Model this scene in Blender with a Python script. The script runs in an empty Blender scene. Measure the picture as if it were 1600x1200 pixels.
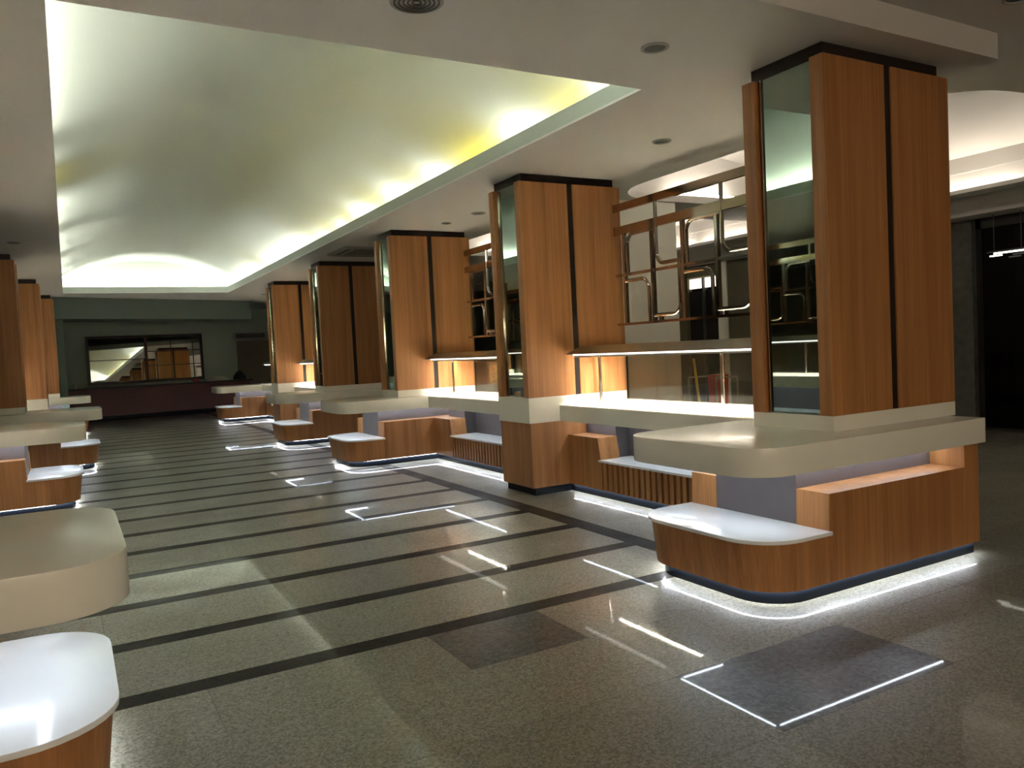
import bpy, bmesh, math, random
from mathutils import Matrix, Vector
random.seed(7)
S = bpy.context.scene
COL = S.collection

# ---------------------------------------------------------------- camera, world, exposure
cam = bpy.data.objects.new('camera', bpy.data.cameras.new('camera'))
COL.objects.link(cam)
cam.data.sensor_fit = 'HORIZONTAL'
cam.data.sensor_width = 36.0
cam.data.lens = 1228.43 / 1600 * 36.0
cam.data.clip_start = 0.05
Rr = Vector((0.86927662, -0.49189233, -0.04899075))
Ru = Vector((0.06421001, 0.01409145, 0.99783691))
Rf = Vector((0.49013797, 0.870542, -0.04383378))
cam.matrix_world = Matrix(((Rr.x, Ru.x, -Rf.x, 0), (Rr.y, Ru.y, -Rf.y, 0), (Rr.z, Ru.z, -Rf.z, 1.6), (0, 0, 0, 1)))
S.camera = cam
w = bpy.data.worlds.new('world'); S.world = w; w.use_nodes = True
w.node_tree.nodes['Background'].inputs[0].default_value = (0.02, 0.02, 0.022, 1)
w.node_tree.nodes['Background'].inputs[1].default_value = 0.2
S.view_settings.view_transform = 'Standard'
S.view_settings.look = 'None'
S.view_settings.gamma = 1.0
S.view_settings.use_curve_mapping = False
S.view_settings.exposure = 1.1
S.cycles.max_bounces = 10
S.cycles.sample_clamp_indirect = 0.0
# lamp strengths (radiance of the glowing strips); the rear and wall ones are added fill
E_COVE, E_AMBER, E_FLOOR, E_CAP, E_CANOPY, E_RECESS, E_REAR_FILL, E_WALL_FILL = 62.0, 30.0, 24.0, 24.0, 165.0, 20.0, 75.0, 95.0

# ---------------------------------------------------------------- materials
def newmat(name):
    m = bpy.data.materials.new(name); m.use_nodes = True
    nt = m.node_tree; nt.nodes.clear()
    out = nt.nodes.new('ShaderNodeOutputMaterial')
    return m, nt, out
def N(nt, t, **kw):
    n = nt.nodes.new(t)
    for k, v in kw.items():
        if k.startswith('i_'):
            n.inputs[k[2:].replace('_', ' ')].default_value = v
        else: setattr(n, k, v)
    return n
def L(nt, a, b): nt.links.new(a, b)
def prin(nt, out, col=(.8, .8, .8), rough=.5, metal=0.0, spec=.5):
    p = N(nt, 'ShaderNodeBsdfPrincipled')
    p.inputs['Base Color'].default_value = (*col, 1); p.inputs['Roughness'].default_value = rough
    p.inputs['Metallic'].default_value = metal; p.inputs['Specular IOR Level'].default_value = spec
    L(nt, p.outputs[0], out.inputs[0]); return p
def plain(name, col, rough=.5, metal=0.0, spec=.5, vary=.06, scale=3.0):
    m, nt, out = newmat(name); p = prin(nt, out, col, rough, metal, spec)
    g = N(nt, 'ShaderNodeNewGeometry')
    n = N(nt, 'ShaderNodeTexNoise', i_Scale=scale, i_Detail=4.0); L(nt, g.outputs['Position'], n.inputs['Vector'])
    r = N(nt, 'ShaderNodeMapRange'); r.inputs['To Min'].default_value = 1 - vary; r.inputs['To Max'].default_value = 1 + vary
    L(nt, n.outputs['Fac'], r.inputs['Value'])
    mx = N(nt, 'ShaderNodeMix', data_type='RGBA', blend_type='MULTIPLY'); mx.inputs[0].default_value = 1
    mx.inputs[6].default_value = (*col, 1); L(nt, r.outputs[0], mx.inputs[7]); L(nt, mx.outputs[2], p.inputs['Base Color'])
    return m
def emit(name, col, s):
    m, nt, out = newmat(name); e = N(nt, 'ShaderNodeEmission'); e.inputs[0].default_value = (*col, 1); e.inputs[1].default_value = s
    L(nt, e.outputs[0], out.inputs[0]); return m
def wood(name, dark, light, rough=.42):
    m, nt, out = newmat(name); p = prin(nt, out, light, rough, 0, .35)
    g = N(nt, 'ShaderNodeNewGeometry'); oi = N(nt, 'ShaderNodeObjectInfo')
    ad = N(nt, 'ShaderNodeVectorMath', operation='MULTIPLY_ADD')
    cb = N(nt, 'ShaderNodeCombineXYZ'); L(nt, oi.outputs['Random'], cb.inputs[0]); L(nt, oi.outputs['Random'], cb.inputs[1])
    ad.inputs[0].default_value = (1, 1, 1)
    L(nt, cb.outputs[0], ad.inputs[1]); L(nt, g.outputs['Position'], ad.inputs[2])
    mp = N(nt, 'ShaderNodeMapping'); mp.inputs['Scale'].default_value = (11, 11, .35); L(nt, ad.outputs[0], mp.inputs[0])
    n1 = N(nt, 'ShaderNodeTexNoise', i_Scale=1.0, i_Detail=3.0, i_Roughness=.6, i_Distortion=.25); L(nt, mp.outputs[0], n1.inputs['Vector'])
    mp2 = N(nt, 'ShaderNodeMapping'); mp2.inputs['Scale'].default_value = (85, 85, 1.6); L(nt, ad.outputs[0], mp2.inputs[0])
    n2 = N(nt, 'ShaderNodeTexNoise', i_Scale=1.0, i_Detail=3.0); L(nt, mp2.outputs[0], n2.inputs['Vector'])
    ma = N(nt, 'ShaderNodeMath', operation='MULTIPLY_ADD'); ma.inputs[1].default_value = .35; L(nt, n2.outputs['Fac'], ma.inputs[0]); 
    m2 = N(nt, 'ShaderNodeMath', operation='MULTIPLY'); m2.inputs[1].default_value = .65; L(nt, n1.outputs['Fac'], m2.inputs[0]); L(nt, m2.outputs[0], ma.inputs[2])
    cr = N(nt, 'ShaderNodeValToRGB'); cr.color_ramp.elements[0].position = .3; cr.color_ramp.elements[1].position = .7
    cr.color_ramp.elements[0].color = (*dark, 1); cr.color_ramp.elements[1].color = (*light, 1)
    L(nt, ma.outputs[0], cr.inputs[0]); L(nt, cr.outputs[0], p.inputs['Base Color'])
    return m
def granite(name, c0, c1, rough, scale=70.0, var=.10, coat=.26, spec=.35):
    m, nt, out = newmat(name); p = prin(nt, out, c1, rough, 0, .5)
    g = N(nt, 'ShaderNodeNewGeometry'); oi = N(nt, 'ShaderNodeObjectInfo')
    v = N(nt, 'ShaderNodeTexVoronoi', i_Scale=scale); L(nt, g.outputs['Position'], v.inputs['Vector'])
    sp = N(nt, 'ShaderNodeSeparateColor'); L(nt, v.outputs['Color'], sp.inputs[0])
    n = N(nt, 'ShaderNodeTexNoise', i_Scale=scale * .35, i_Detail=5.0); L(nt, g.outputs['Position'], n.inputs['Vector'])
    a = N(nt, 'ShaderNodeMath', operation='MULTIPLY_ADD'); a.inputs[1].default_value = .55
    L(nt, sp.outputs[0], a.inputs[0])
    b = N(nt, 'ShaderNodeMath', operation='MULTIPLY'); b.inputs[1].default_value = .45; L(nt, n.outputs['Fac'], b.inputs[0]); L(nt, b.outputs[0], a.inputs[2])
    cr = N(nt, 'ShaderNodeValToRGB'); cr.color_ramp.elements[0].position = .2; cr.color_ramp.elements[1].position = .8
    cr.color_ramp.elements[0].color = (*c0, 1); cr.color_ramp.elements[1].color = (*c1, 1); L(nt, a.outputs[0], cr.inputs[0])
    r = N(nt, 'ShaderNodeMapRange'); r.inputs['To Min'].default_value = 1 - var; r.inputs['To Max'].default_value = 1 + var; L(nt, oi.outputs['Random'], r.inputs['Value'])
    mx = N(nt, 'ShaderNodeMix', data_type='RGBA', blend_type='MULTIPLY'); mx.inputs[0].default_value = 1
    L(nt, cr.outputs[0], mx.inputs[6]); L(nt, r.outputs[0], mx.inputs[7]); L(nt, mx.outputs[2], p.inputs['Base Color'])
    p.inputs['Coat Weight'].default_value = coat; p.inputs['Coat Roughness'].default_value = .03; p.inputs['Specular IOR Level'].default_value = spec
    n3 = N(nt, 'ShaderNodeTexNoise', i_Scale=2.2, i_Detail=3.0); L(nt, g.outputs['Position'], n3.inputs['Vector'])
    rr = N(nt, 'ShaderNodeMapRange'); rr.inputs['To Min'].default_value = rough * .6; rr.inputs['To Max'].default_value = rough * 1.5
    L(nt, n3.outputs['Fac'], rr.inputs['Value']); L(nt, rr.outputs[0], p.inputs['Roughness'])
    return m
def mirror(name, col, rough=.015):
    m, nt, out = newmat(name)
    gl = N(nt, 'ShaderNodeBsdfGlossy'); gl.inputs['Roughness'].default_value = rough
    g = N(nt, 'ShaderNodeNewGeometry'); n = N(nt, 'ShaderNodeTexNoise', i_Scale=1.3, i_Detail=2.0); L(nt, g.outputs['Position'], n.inputs['Vector'])
    cr = N(nt, 'ShaderNodeValToRGB'); cr.color_ramp.elements[0].color = (*[c * .93 for c in col], 1); cr.color_ramp.elements[1].color = (*col, 1)
    L(nt, n.outputs['Fac'], cr.inputs[0]); L(nt, cr.outputs[0], gl.inputs[0]); L(nt, gl.outputs[0], out.inputs[0]); return m
def dusty_glass(name, tint=(.66, .62, .53), d0=.004, d1=.085):
    m, nt, out = newmat(name)
    tr = N(nt, 'ShaderNodeBsdfTransparent'); tr.inputs[0].default_value = (*tint, 1)
    gl = N(nt, 'ShaderNodeBsdfGlossy'); gl.inputs[0].default_value = (1, .95, .9, 1); gl.inputs['Roughness'].default_value = .03
    fr = N(nt, 'ShaderNodeFresnel'); fr.inputs[0].default_value = 1.42
    gb = N(nt, 'ShaderNodeNewGeometry'); iv = N(nt, 'ShaderNodeMath', operation='SUBTRACT'); iv.inputs[0].default_value = 1; L(nt, gb.outputs['Backfacing'], iv.inputs[1])
    fm = N(nt, 'ShaderNodeMath', operation='MULTIPLY'); L(nt, fr.outputs[0], fm.inputs[0]); L(nt, iv.outputs[0], fm.inputs[1])   # only the entry face reflects
    m1 = N(nt, 'ShaderNodeMixShader'); L(nt, fm.outputs[0], m1.inputs[0]); L(nt, tr.outputs[0], m1.inputs[1]); L(nt, gl.outputs[0], m1.inputs[2])
    df = N(nt, 'ShaderNodeBsdfDiffuse'); df.inputs[0].default_value = (.30, .25, .18, 1)
    g = N(nt, 'ShaderNodeNewGeometry'); n = N(nt, 'ShaderNodeTexNoise', i_Scale=60.0, i_Detail=6.0, i_Roughness=.85); L(nt, g.outputs['Position'], n.inputs['Vector'])
    cr = N(nt, 'ShaderNodeValToRGB'); cr.color_ramp.elements[0].position = .50; cr.color_ramp.elements[1].position = .72
    cr.color_ramp.elements[0].color = (d0, d0, d0, 1); cr.color_ramp.elements[1].color = (d1, d1, d1, 1); L(nt, n.outputs['Fac'], cr.inputs[0])
    m2 = N(nt, 'ShaderNodeMixShader'); L(nt, cr.outputs[0], m2.inputs[0]); L(nt, m1.outputs[0], m2.inputs[1]); L(nt, df.outputs[0], m2.inputs[2])
    L(nt, m2.outputs[0], out.inputs[0]); return m

WOOD = wood('wood_laminate', (.26, .105, .037), (.50, .235, .085))
WOODR = wood('red_wood_laminate', (.16, .062, .028), (.25, .105, .048))
WHITE = plain('white_solid_surface', (.78, .76, .68), .22, 0, .5, .03)
BENCH = plain('white_quartz', (.82, .83, .84), .18, 0, .5, .02)
LILAC = plain('grey_lilac_laminate', (.105, .088, .088), .38, 0, .5, .08, 14)
DARK = plain('dark_brown_laminate', (.018, .012, .010), .35, 0, .4, .1)
PLINTH = plain('black_gloss_plinth', (.008, .010, .014), .15, 0, .12, .1)
MIRROR = mirror('green_tinted_mirror', (.36, .43, .37))
MIRROR2 = mirror('clear_mirror', (.52, .51, .48))
CHROME = plain('polished_steel', (.62, .58, .52), .10, 1.0, .5, .03)
STEEL = plain('satin_steel', (.62, .60, .55), .34, 1.0, .5, .05)
BRONZE = plain('bronze_steel', (.55, .45, .36), .10, 1.0, .5, .05)
CEIL = plain('ceiling_paint', (.63, .615, .595), .7, 0, .3, .02, 1.0)
VAULT = plain('vault_paint', (.44, .48, .44), .7, 0, .3, .02, 1.0)
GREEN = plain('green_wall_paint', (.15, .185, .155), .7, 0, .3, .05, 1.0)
GREEN_LIFTED = plain('green_wall_paint_lifted', (.46, .54, .45), .7, 0, .3, .05, 1.0)  # soffit's green made lighter, putting the far wall's missing light into the colour
OLIVE = plain('olive_wall_paint', (.13, .12, .075), .7, 0, .3, .05, 1.0)
PALE = plain('pale_wall_paint', (.85, .86, .78), .65, 0, .3, .03, 1.0)
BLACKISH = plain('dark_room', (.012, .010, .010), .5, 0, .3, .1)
DGLASS = plain('dark_glass', (.003, .0025, .0025), .06, 0, .10, .1)
STONE = plain('rough_grey_stone', (.085, .085, .075), .8, 0, .3, .5, 9.0)
GRAN = granite('grey_granite', (.11, .102, .078), (.305, .295, .24), .36, 110.0)
GRAN_D = granite('dark_granite_tile', (.016, .016, .016), (.10, .10, .095), .34, 55.0, .04)
BAND = granite('dark_band_granite', (.010, .008, .006), (.028, .024, .019), .45, 60.0, .12, .10, .08)
GROUT = plain('grout', (.05, .045, .04), .8)
REDC = plain('dark_red_counter', (.14, .04, .04), .4, 0, .4, .5, 40.0)
BEIGE = plain('beige_door_paint', (.20, .165, .11), .6)
GREYP = plain('grey_plastic', (.30, .29, .27), .5)
DGREY = plain('dark_grey_plastic', (.06, .06, .055), .5)
CLOTHW = plain('white_cloth', (.6, .58, .52), .9)
CLOTHB = plain('black_cloth', (.015, .014, .016), .9)
RED = plain('red_plastic', (.62, .05, .07), .45)
YEL = plain('yellow_plastic', (.85, .62, .05), .45)
TANS = plain('tan_plaque', (.32, .24, .13), .5)
BRN = plain('brown_ink', (.10, .06, .03), .6)
GLASS = dusty_glass('bronze_dusty_glass')
CLEAR = dusty_glass('clear_shelf_glass', (.86, .86, .82), .0, .05)
L_COVE = emit('cove_lamp_white', (1.0, .985, .87), E_COVE)
L_AMB = emit('cove_lamp_amber', (1.0, .74, .02), E_AMBER)
L_FLOOR = emit('led_cool', (.86, .93, 1.0), E_FLOOR)
L_CAP = emit('led_cove', (.76, .87, 1.0), E_CAP)
L_CAN = emit('led_canopy', (1.0, .94, .84), E_CANOPY)
L_DIFF = emit('led_diffuser', (1.0, .93, .86), 2.2)
L_REC = emit('recess_lamp', (1.0, .88, .72), E_RECESS)
L_REAR_FILL = emit('rear_fill_lamp', (1.0, .86, .66), E_REAR_FILL)  # added fill from behind the camera, no known lamp
L_WALL_FILL = emit('wall_fill_tube', (1.0, .80, .62), E_WALL_FILL)  # fill tubes added on the wall behind the camera
L_TUBE = emit('glow_tube', (1.0, 1.0, .80), 3.0)

# ---------------------------------------------------------------- mesh helpers
class MB:
    """collects shapes; build() links them as ONE mesh object"""
    def __init__(s, f=None): s.v = []; s.f = []; s.map = f
    def add(s, vs, fs):
        b = len(s.v); s.v += vs; s.f += [[b + i for i in q] for q in fs]; return s
    def box(s, x0, x1, y0, y1, z0, z1):
        return s.add([(x, y, z) for z in (z0, z1) for y in (y0, y1) for x in (x0, x1)],
                     [(0, 1, 3, 2), (4, 6, 7, 5), (0, 4, 5, 1), (2, 3, 7, 6), (0, 2, 6, 4), (1, 5, 7, 3)])
    def loft(s, A, B, cap=True):
        n = len(A); fs = [(i, (i + 1) % n, n + (i + 1) % n, n + i) for i in range(n)]
        if cap: fs += [tuple(range(n))[::-1], tuple(range(n, 2 * n))]
        return s.add(list(A) + list(B), fs)
    def prism(s, poly, z0, z1): return s.loft([(x, y, z0) for x, y in poly], [(x, y, z1) for x, y in poly])
    def prism_y(s, poly, y0, y1): return s.loft([(x, y0, z) for x, z in poly], [(x, y1, z) for x, z in poly])
    def prism_x(s, poly, x0, x1): return s.loft([(x0, y, z) for y, z in poly], [(x1, y, z) for y, z in poly])
    def tube(s, path, r, n=8, square=False):
        pts = [Vector(p) for p in path]; rings = []
        for i, p in enumerate(pts):
            d = (pts[min(i + 1, len(pts) - 1)] - pts[max(i - 1, 0)]).normalized()
            a = d.orthogonal() if abs(d.x) > .9 else Vector((1, 0, 0)); a = (a - d * a.dot(d)).normalized(); b = d.cross(a)
            rings.append([tuple(p + r * (math.cos(t) * a + math.sin(t) * b)) for t in [2 * math.pi * (k + .5) / n for k in range(n)]])
        vs = [q for R in rings for q in R]; fs = []
        for i in range(len(rings) - 1):
            for k in range(n): fs.append((i * n + k, i * n + (k + 1) % n, (i + 1) * n + (k + 1) % n, (i + 1) * n + k))
        fs += [tuple(range(n))[::-1], tuple(range((len(rings) - 1) * n, len(rings) * n))]
        return s.add(vs, fs)
    def mesh(s, name, mat, loc=(0, 0, 0), smooth=False, bevel=0):
        vs = [s.map(*p) for p in s.v] if s.map else s.v
        me = bpy.data.meshes.new(name)
        me.from_pydata([(x - loc[0], y - loc[1], z - loc[2]) for x, y, z in vs], [], s.f)
        bm = bmesh.new(); bm.from_mesh(me); bmesh.ops.recalc_face_normals(bm, faces=bm.faces)
        if bevel:
            es = [e for e in bm.edges if len(e.link_faces) == 2 and e.calc_face_angle(0) > .9]
            bmesh.ops.bevel(bm, geom=es, offset=bevel, segments=2, affect='EDGES', profile=.6)
        bm.to_mesh(me); bm.free()
        if smooth:
            for p in me.polygons: p.use_smooth = True
            me.set_sharp_from_angle(angle=.6)
        me.materials.append(mat); return me
    def build(s, name, mat, parent=None, smooth=False, bevel=0, label=None, kind=None):
        loc = parent_loc(parent)
        o = bpy.data.objects.new(name, s.mesh(name, mat, loc, smooth, bevel)); COL.objects.link(o)
        if parent: o.parent = parent
        if label: o['label'] = label
        if kind: o['kind'] = kind
        return o
def parent_loc(p):
    l = Vector((0, 0, 0))
    while p is not None: l += p.location; p = p.parent
    return tuple(l)
def thing(name, loc, label, cat, group=None):
    o = bpy.data.objects.new(name, None); COL.objects.link(o); o.location = loc; o.empty_display_size = .1
    o['label'] = label; o['category'] = cat
    if group: o['group'] = group
    return o
def tag(o, label, cat, group=None):
    o['label'] = label; o['category'] = cat
    if group: o['group'] = group
    return o
def struct(name, loc=(0, 0, 0)):
    o = bpy.data.objects.new(name, None); COL.objects.link(o); o.location = loc; o['kind'] = 'structure'; return o
def at(o, x, y, z):   # move a shared-mesh object
    o.location = (x, y, z); return o
def rrect(x0, x1, y0, y1, rs, n=8):
    """rounded rectangle; rs = radius at (x0,y0),(x1,y0),(x1,y1),(x0,y1)"""
    out = []
    for (cx, cy, a0), r in zip(((x0, y0, 180), (x1, y0, 270), (x1, y1, 0), (x0, y1, 90)), rs):
        if r <= 0: out.append((cx, cy)); continue
        ox = cx + r if cx == x0 else cx - r; oy = cy + r if cy == y0 else cy - r
        for k in range(n + 1):
            t = math.radians(a0 + 90 * k / n); out.append((ox + r * math.cos(t), oy + r * math.sin(t)))
    return out

# ---------------------------------------------------------------- key dimensions (metres)
ZC, ZU = 3.48, 3.66            # lower and upper ceiling
ZCB, ZCT, ZUP = .79, .963, 1.065   # worktop underside, top, upstand top
Y1, SP, HD = 3.746, 3.8635, .342  # first column centre, spacing, half depth
FX = 4.29                       # aisle face of the right columns
CW = 1.33                       # column width
VX0, VX1, VY0, VY1 = .02, 3.84, 4.64, 21.9

# ---------------------------------------------------------------- floor
floor = MB().box(-9, 13, -6, 32, -.08, -.008).build('floor', GROUT); floor['kind'] = 'structure'
_tm = {}
def tile(name, x0, x1, y0, y1, mat):
    key = (name, round(x1 - x0, 3), round(y1 - y0, 3), mat.name)
    if key not in _tm:
        hx, hy = (x1 - x0) / 2 - .0012, (y1 - y0) / 2 - .0012
        m = MB().box(-hx, hx, -hy, hy, -.010, 0); _tm[key] = m.mesh(name, mat)
    o = bpy.data.objects.new(name, _tm[key]); COL.objects.link(o); o.parent = floor
    o.location = ((x0 + x1) / 2, (y0 + y1) / 2, 0); return o
P, B0, BW, BX, BBW = .834, 4.172, .148, 3.93, .19
xs = [-.42, .09, 1.26, 2.43, BX - BBW / 2]
rows = [(B0 + k * P + BW / 2, B0 + (k + 1) * P - BW / 2) for k in range(28)]
for a, b in rows:
    for i in range(4): tile('floor_tile', xs[i], xs[i + 1], a, b, GRAN)
for k in range(29):
    y = B0 + k * P
    tile('dark_band', xs[0], 1.26, y - BW / 2, y + BW / 2, BAND)
    tile('dark_band', 1.26, xs[4], y - BW / 2, y + BW / 2, BAND)
yend = B0 + 28 * P + BW / 2
for k in range(13):   # dark border along the right counters
    y0 = B0 + BW / 2 + k * P * 2 - .0; y1 = min(y0 + P * 2, yend)
    if y0 < yend - .1: tile('border_band', xs[4], BX + BBW / 2, y0, y1, BAND)
tile('floor_tile', xs[4], BX + BBW / 2, B0 - BW / 2, B0 + BW / 2, GRAN)
yf = [B0 - BW / 2, 3.527, 2.868, 2.213, 1.555, .90, .24, -.42, -1.08]
for r in range(len(yf) - 1):
    if r == 0: bx = [-.42, .5, 1.675, 2.395, 3.60, 4.77, 5.94, 7.11]
    else: bx = [-1.08 + 1.17 * k for k in range(8)]
    for i in range(len(bx) - 1):
        d = (r == 0 and i == 2) or (r == 2 and i == 3)
        tile('floor_tile', bx[i], bx[i + 1], yf[r + 1], yf[r], GRAN_D if d else GRAN)
# aisle beyond the right counters
sx = BX + BBW / 2
stuff = MB()
n_t = 0
for j in range(29):
    for i in range(8):
        x0, x1 = sx + 1.17 * i, sx + 1.17 * (i + 1); y0, y1 = yf[0] + P * j, yf[0] + P * (j + 1)
        if x1 > 12.9: continue
        if i >= 1 and j < 11 and i < 7: tile('floor_tile', x0, x1, y0, y1, GRAN); n_t += 1
        else: stuff.box(x0 + .0012, x1 - .0012, y0 + .0012, y1 - .0012, -.010, 0)
for j in range(8):
    for i in range(5):
        x0, x1 = 7.11 + 1.17 * i, 7.11 + 1.17 * (i + 1)
        stuff.box(x0 + .0012, min(x1, 12.9) - .0012, yf[j + 1] + .0012, yf[j] - .0012, -.010, 0)
for j in range(34):
    for i in range(7):
        y0 = yf[-1] + P * j; stuff.box(-.42 - 1.17 * (i + 1) + .0012, -.42 - 1.17 * i - .0012, y0 + .0012, y0 + P - .0012, -.010, 0)
stuff.build('floor_tiles', GRAN, floor, kind='stuff')
MB().box(-8.9, 12.9, -5.9, yf[-1] - .002, -.010, 0).build('floor_slab', GRAN, floor)

# ---------------------------------------------------------------- ceiling with its vault
ceil = struct('ceiling', (0, 0, 3.48))
SX1, SY0, SY1 = 5.86, 3.18, 23.6
m = MB()
zs = ZC + .02
m.box(-9, VX0, SY0, 32, ZC, zs); m.box(VX1, SX1, SY0, 32, ZC, zs)
m.box(VX0, VX1, SY0, VY0, ZC, zs); m.box(VX0, VX1, VY1, 32, ZC, zs)
m.build('lower_slab', CEIL, ceil)
MB().box(-9, SX1, SY0, SY0 + .03, zs, ZU + .1).build('front_fascia', CEIL, ceil)
MB().box(SX1 - .03, SX1, SY0 + .03, 32, zs, ZU + .1).build('side_fascia', CEIL, ceil)
CX0, CX1, CYF, CYB = VX0 - .42, VX1 + .42, VY0 - .35, VY1 + .42     # cove cavity
lip = MB()
t = .05
lip.box(VX0 - t, VX0, VY0 - t, VY1 + t, zs, ZC + .155); lip.box(VX1, VX1 + t, VY0 - t, VY1 + t, zs, ZC + .155)
lip.box(VX0, VX1, VY1, VY1 + t, zs, ZC + .155); lip.box(VX0, VX1, VY0 - t, VY0, zs, ZC + .155)
lip.build('cove_lip', VAULT, ceil)
vm = MB()      # barrel vault, 48 facets, 5 cm shell
cxm = (CX0 + CX1) / 2; hw = (CX1 - CX0) / 2; rise = .72; RV = (hw * hw + rise * rise) / (2 * rise); zc0 = 3.62 + rise - RV
a1 = math.asin(hw / RV); na = 48
inner = [(cxm + RV * math.sin(-a1 + 2 * a1 * k / na), zc0 + RV * math.cos(-a1 + 2 * a1 * k / na)) for k in range(na + 1)]
outer = [(cxm + (RV + .05) * math.sin(-a1 + 2 * a1 * k / na), zc0 + (RV + .05) * math.cos(-a1 + 2 * a1 * k / na)) for k in range(na + 1)]
vm.prism_y([(CX0, ZC + .02)] + inner + [(CX1, ZC + .02), (CX1 + .05, ZC + .02)] + outer[::-1] + [(CX0 - .05, ZC + .02)], CYF, CYB)
vault = vm.build('vault', VAULT, ceil, smooth=True)
for p in vault.data.polygons:
    if abs(p.normal.y) > .9: p.use_smooth = False
le = MB()
for y0, y1 in ((CYB, CYB + .05), (CYF - .05, CYF)): le.prism_y([(CX0, ZC + .02)] + inner + [(CX1, ZC + .02)], y0, y1)
le.build('vault_end', VAULT, ceil)
# lamps lying in the cove behind the lip
_cl = {}
def cove_lamp(x, y, ln, mat, along='y', parent=ceil):
    k = (round(ln, 2), mat.name, along)
    if k not in _cl:
        h = ln / 2; mm = MB()
        if along == 'y': mm.tube([(0, -h, 0), (0, h, 0)], .016, 6)
        else: mm.tube([(-h, 0, 0), (h, 0, 0)], .016, 6)
        _cl[k] = mm.mesh('cove_lamp', mat)
    o = bpy.data.objects.new('cove_lamp', _cl[k]); COL.objects.link(o); o.parent = parent
    o.location = Vector((x, y, ZC + .038)) - parent.location; return o
for (y, ln, mt) in ((4.95, .8, L_COVE), (5.8, .6, L_AMB), (6.7, .45, L_COVE), (7.65, 1.1, L_AMB), (8.75, .35, L_COVE), (9.35, .45, L_AMB), (10.0, .5, L_COVE),
                    (10.75, .6, L_AMB), (11.4, .5, L_COVE), (12.0, .4, L_AMB), (12.55, .2, L_COVE), (13.05, .4, L_AMB), (13.55, .2, L_COVE), (14.05, .3, L_AMB), (14.9, 1.0, L_COVE),
                    (16.1, 1.0, L_COVE), (17.3, 1.0, L_COVE), (18.15, .4, L_AMB), (19.0, .8, L_COVE), (20.2, 1.0, L_COVE), (21.4, .8, L_COVE)):
    cove_lamp(VX1 + (.26 if mt is L_COVE else .35), y, ln, mt)
for (y, ln, mt) in ((5.0, 1.0, L_COVE), (6.1, 1.0, L_COVE), (7.2, 1.0, L_COVE), (8.2, .6, L_COVE), (9.6, .25, L_COVE), (10.7, .4, L_AMB), (12.4, 1.0, L_COVE), (13.6, .8, L_COVE), (15.6, 1.0, L_COVE),
                    (16.9, .8, L_COVE), (18.9, 1.0, L_COVE), (20.6, 1.0, L_COVE)):
    cove_lamp(VX0 - (.26 if mt is L_COVE else .35), y, ln, mt)
for k in range(4): cove_lamp(.5 + k * .95, VY1 + .26, .85, L_COVE, 'x'); cove_lamp(.5 + k * .95, VY0 - .26, .85, L_COVE, 'x')
# upper ceiling: front part with an added, unseen vault (behind the camera, for fill light), and the right aisle with its rounded recesses
up = MB()
V2 = (-.2, 4.0, -5.65, -1.2)
up.box(-9, V2[0], -6, SY0, ZU, ZU + .1); up.box(V2[1], 13, -6, SY0, ZU, ZU + .1)
up.box(V2[0], V2[1], V2[3], SY0, ZU, ZU + .1); up.box(V2[0], V2[1], -6, V2[2], ZU, ZU + .1)
v2 = MB(); o2 = ZU - ZC
v2.prism_y([(CX0, ZU + .02)] + [(x, z + o2) for x, z in inner] + [(CX1, ZU + .02), (CX1 + .05, ZU + .02)] + [(x, z + o2) for x, z in outer[::-1]] + [(CX0 - .05, ZU + .02)], V2[2] - .3, V2[3] + .3)
for y0, y1 in ((V2[2] - .35, V2[2] - .3), (V2[3] + .3, V2[3] + .35)): v2.prism_y([(CX0, ZU + .02)] + [(x, z + o2) for x, z in inner] + [(CX1, ZU + .02)], y0, y1)
v2.build('added_rear_vault', VAULT, ceil)
for k in range(4):
    for x in (V2[0] - .05, V2[1] + .05): cove_lamp(x, -5.0 + 1.05 * k, .9, L_REAR_FILL).location.z = ZU + .16 - 3.48  # unseen lamps added to brighten faces turned to the camera
RECESS = [(6.6, 10.8, 3.9, 8.97), (6.6, 10.8, 10.1, 15.2)]
r0, r1 = RECESS
up.box(SX1, 6.6, SY0, 32, ZU, ZU + .1); up.box(11.13, 13, SY0, 32, ZU, ZU + .1)
up.box(6.6, 11.11, SY0, r0[2], ZU, ZU + .1); up.box(6.6, 11.11, r0[3], r1[2], ZU, ZU + .1); up.box(6.6, 11.11, r1[3], 32, ZU, ZU + .1)
RR = .95
for (x0, x1, y0, y1) in RECESS:      # corner fillets
    for cx, cy, sx_, sy_ in ((x0, y0, 1, 1), (x0, y1, 1, -1)):
        pl = [(cx, cy)] + [(cx + sx_ * RR * (1 - math.sin(a)), cy + sy_ * RR * (1 - math.cos(a))) for a in [math.pi / 2 * k / 8 for k in range(9)]]
        up.prism(pl, ZU, ZU + .1)
up.build('upper_slab', CEIL, ceil)
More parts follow.
